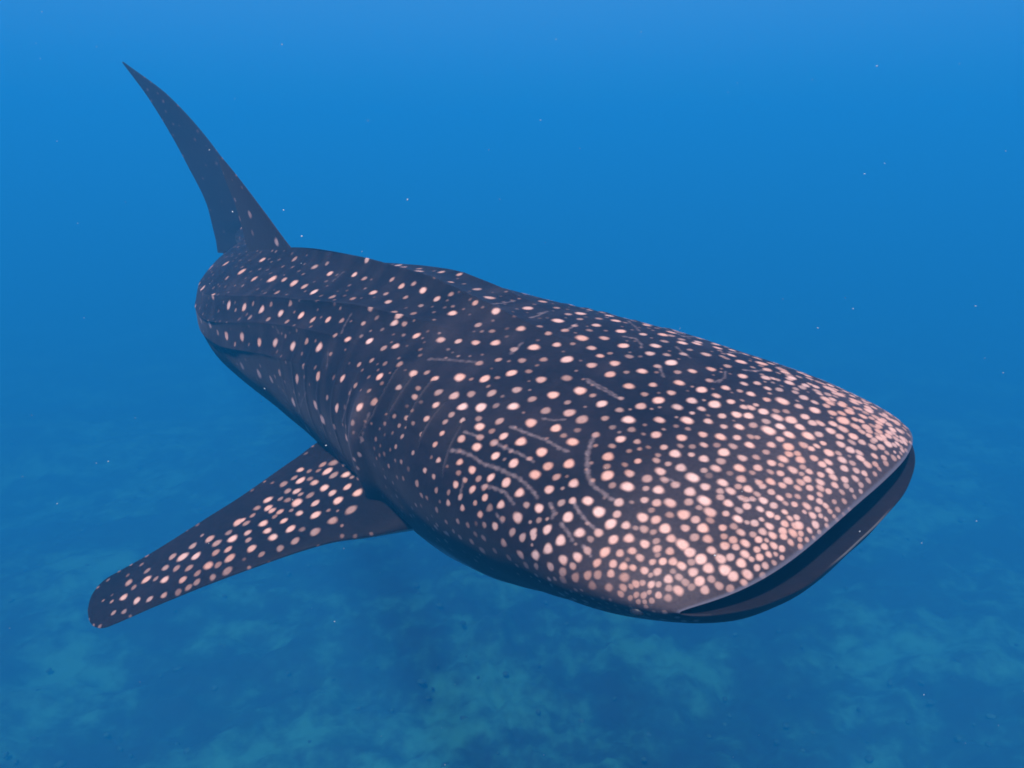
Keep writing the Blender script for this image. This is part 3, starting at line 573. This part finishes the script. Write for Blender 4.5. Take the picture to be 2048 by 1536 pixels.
SKIN_A, SKIN_B = (.004, .003, .0055), (.012, .008, .0115)
BELLY = (.30, .30, .32)
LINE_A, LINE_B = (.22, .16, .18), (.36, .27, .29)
SPOT_A, SPOT_B = (.58, .31, .25), (.62, .40, .37)
shark = link('whale_shark', me, shark_material(), label='huge dark whale shark covered in pale spots swimming over the reef', category='whale shark')
shark.location = ORIGIN

# ---- eyes: small dark balls low behind the corners of the mouth
def eye_material():
    mt, t = new_mat('eye')
    out = node(t, 'ShaderNodeOutputMaterial')
    b = node(t, 'ShaderNodeBsdfPrincipled', Roughness=.45); b.inputs['Base Color'].default_value = (.008, .008, .014, 1)
    n = node(t, 'ShaderNodeTexNoise', Scale=60.0)
    r = node(t, 'ShaderNodeValToRGB'); r.color_ramp.elements[0].color = (.005, .005, .009, 1); r.color_ramp.elements[1].color = (.02, .018, .025, 1)
    t.links.new(n.outputs[0], r.inputs[0]); t.links.new(r.outputs[0], b.inputs['Base Color'])
    t.links.new(b.outputs[0], out.inputs['Surface']); return mt
EM = eye_material()
def ball(n=20, m=28):
    a = np.linspace(0, np.pi, n)[:, None]; c = np.linspace(0, 2 * np.pi, m, endpoint=False)[None]
    return np.stack([np.sin(a) * np.cos(c), np.sin(a) * np.sin(c), np.cos(a) + 0 * c], -1)
for th_e in (192, -12):
    c = body(np.array([.10]), np.array([R(th_e)]))[0]
    p_e = fr(np.array([.10]))[0][0]
    P = to_world((c * .9965 + (p_e - c) / np.linalg.norm(p_e - c) * .011 + ball() * np.array([.018, .014, .018])))
    e = link('eye', mesh_from_arrays('eye', (P - ORIGIN).reshape(-1, 3), quads=grid_faces(20, 28, 0)), EM, parent=shark)
    e['label'] = 'small dark eye low behind the corner of the mouth'

# ------------------------------------------------------------------ weed and rubble on the bottom
def rock_material(name, lo, hi):
    mt, t = new_mat(name)
    out = node(t, 'ShaderNodeOutputMaterial'); b = node(t, 'ShaderNodeBsdfPrincipled', Roughness=.9)
    tc = node(t, 'ShaderNodeTexCoord'); n = node(t, 'ShaderNodeTexNoise', Scale=3.0, Detail=7.0, Roughness=.65)
    r = node(t, 'ShaderNodeValToRGB'); e = r.color_ramp.elements
    e[0].position = .38; e[0].color = (*lo, 1); e[1].position = .66; e[1].color = (*hi, 1)
    t.links.new(tc.outputs['Object'], n.inputs['Vector']); t.links.new(n.outputs[0], r.inputs[0])
    t.links.new(r.outputs[0], b.inputs['Base Color']); t.links.new(b.outputs[0], out.inputs['Surface'])
    return mt
def clutter(name, n, verts, faces, place_fn, mat, label):
    V_, F_ = [], []
    for k in range(n):
        M, o = place_fn(k); V_.append(verts @ M.T + o); F_.append(faces + k * len(verts))
    link(name, mesh_from_arrays(name, np.concatenate(V_), tris=np.concatenate(F_)), mat, kind='stuff', label=label)
ICO_T = (1 + 5 ** .5) / 2
ICO = np.array([(-1, ICO_T, 0), (1, ICO_T, 0), (-1, -ICO_T, 0), (1, -ICO_T, 0), (0, -1, ICO_T), (0, 1, ICO_T), (0, -1, -ICO_T), (0, 1, -ICO_T), (ICO_T, 0, -1), (ICO_T, 0, 1), (-ICO_T, 0, -1), (-ICO_T, 0, 1)]) / 1.902
ICF = np.array([(0, 11, 5), (0, 5, 1), (0, 1, 7), (0, 7, 10), (0, 10, 11), (1, 5, 9), (5, 11, 4), (11, 10, 2), (10, 7, 6), (7, 1, 8), (3, 9, 4), (3, 4, 2), (3, 2, 6), (3, 6, 8), (3, 8, 9), (4, 9, 5), (2, 4, 11), (6, 2, 10), (8, 6, 7), (9, 8, 1)])
def rubble_place(k):
    r = rng
    y = r.uniform(4, 34); x = r.uniform(-1, 1) * (4 + y * .85); s = r.uniform(.03, .10)
    a = r.uniform(0, 6.28)
    M = np.array([[math.cos(a), -math.sin(a), 0], [math.sin(a), math.cos(a), 0], [0, 0, 1]]) @ np.diag([s * r.uniform(.7, 1.5), s * r.uniform(.6, 1.2), s * r.uniform(.4, .9)])
    return M, np.array([x, y, float(bed_height(np.array([x]), np.array([y]))[0]) + .03])
clutter('coral_rubble', 700, ICO, ICF, rubble_place, rock_material('coral_rubble', (.004, .03, .025), (.03, .12, .09)), 'scattered coral rubble and weed covering the hazy seabed')

# drifting specks of plankton between the camera and the open water
def speck_mat():
    mt, t = new_mat('plankton_speck')
    out = node(t, 'ShaderNodeOutputMaterial'); b = node(t, 'ShaderNodeBsdfPrincipled', Roughness=.6)
    n = node(t, 'ShaderNodeTexNoise', Scale=2.0); r = node(t, 'ShaderNodeValToRGB')
    r.color_ramp.elements[0].color = (.25, .3, .35, 1); r.color_ramp.elements[1].color = (.6, .6, .6, 1)
    t.links.new(n.outputs[0], r.inputs[0]); t.links.new(r.outputs[0], b.inputs['Base Color']); t.links.new(b.outputs[0], out.inputs['Surface'])
    return mt
def speck_place(k):
    zc = rng.uniform(.7, 5.0); px = rng.uniform(-60, 2110); py = rng.uniform(-60, 1600)
    s = rng.uniform(.0006, .0016) * (.4 + zc * .35)
    c = to_world(np.array([(px - 1024) / FPX, (py - 768) / FPX, 1.0])[None] * zc)[0]
    Q_, _ = np.linalg.qr(rng.normal(size=(3, 3)))
    return Q_ @ np.diag([s * rng.uniform(.6, 2.2), s, s * rng.uniform(.4, 1)]), c
clutter('plankton_specks', 110, ICO, ICF, speck_place, speck_mat(), 'tiny pale plankton specks drifting in the blue water')
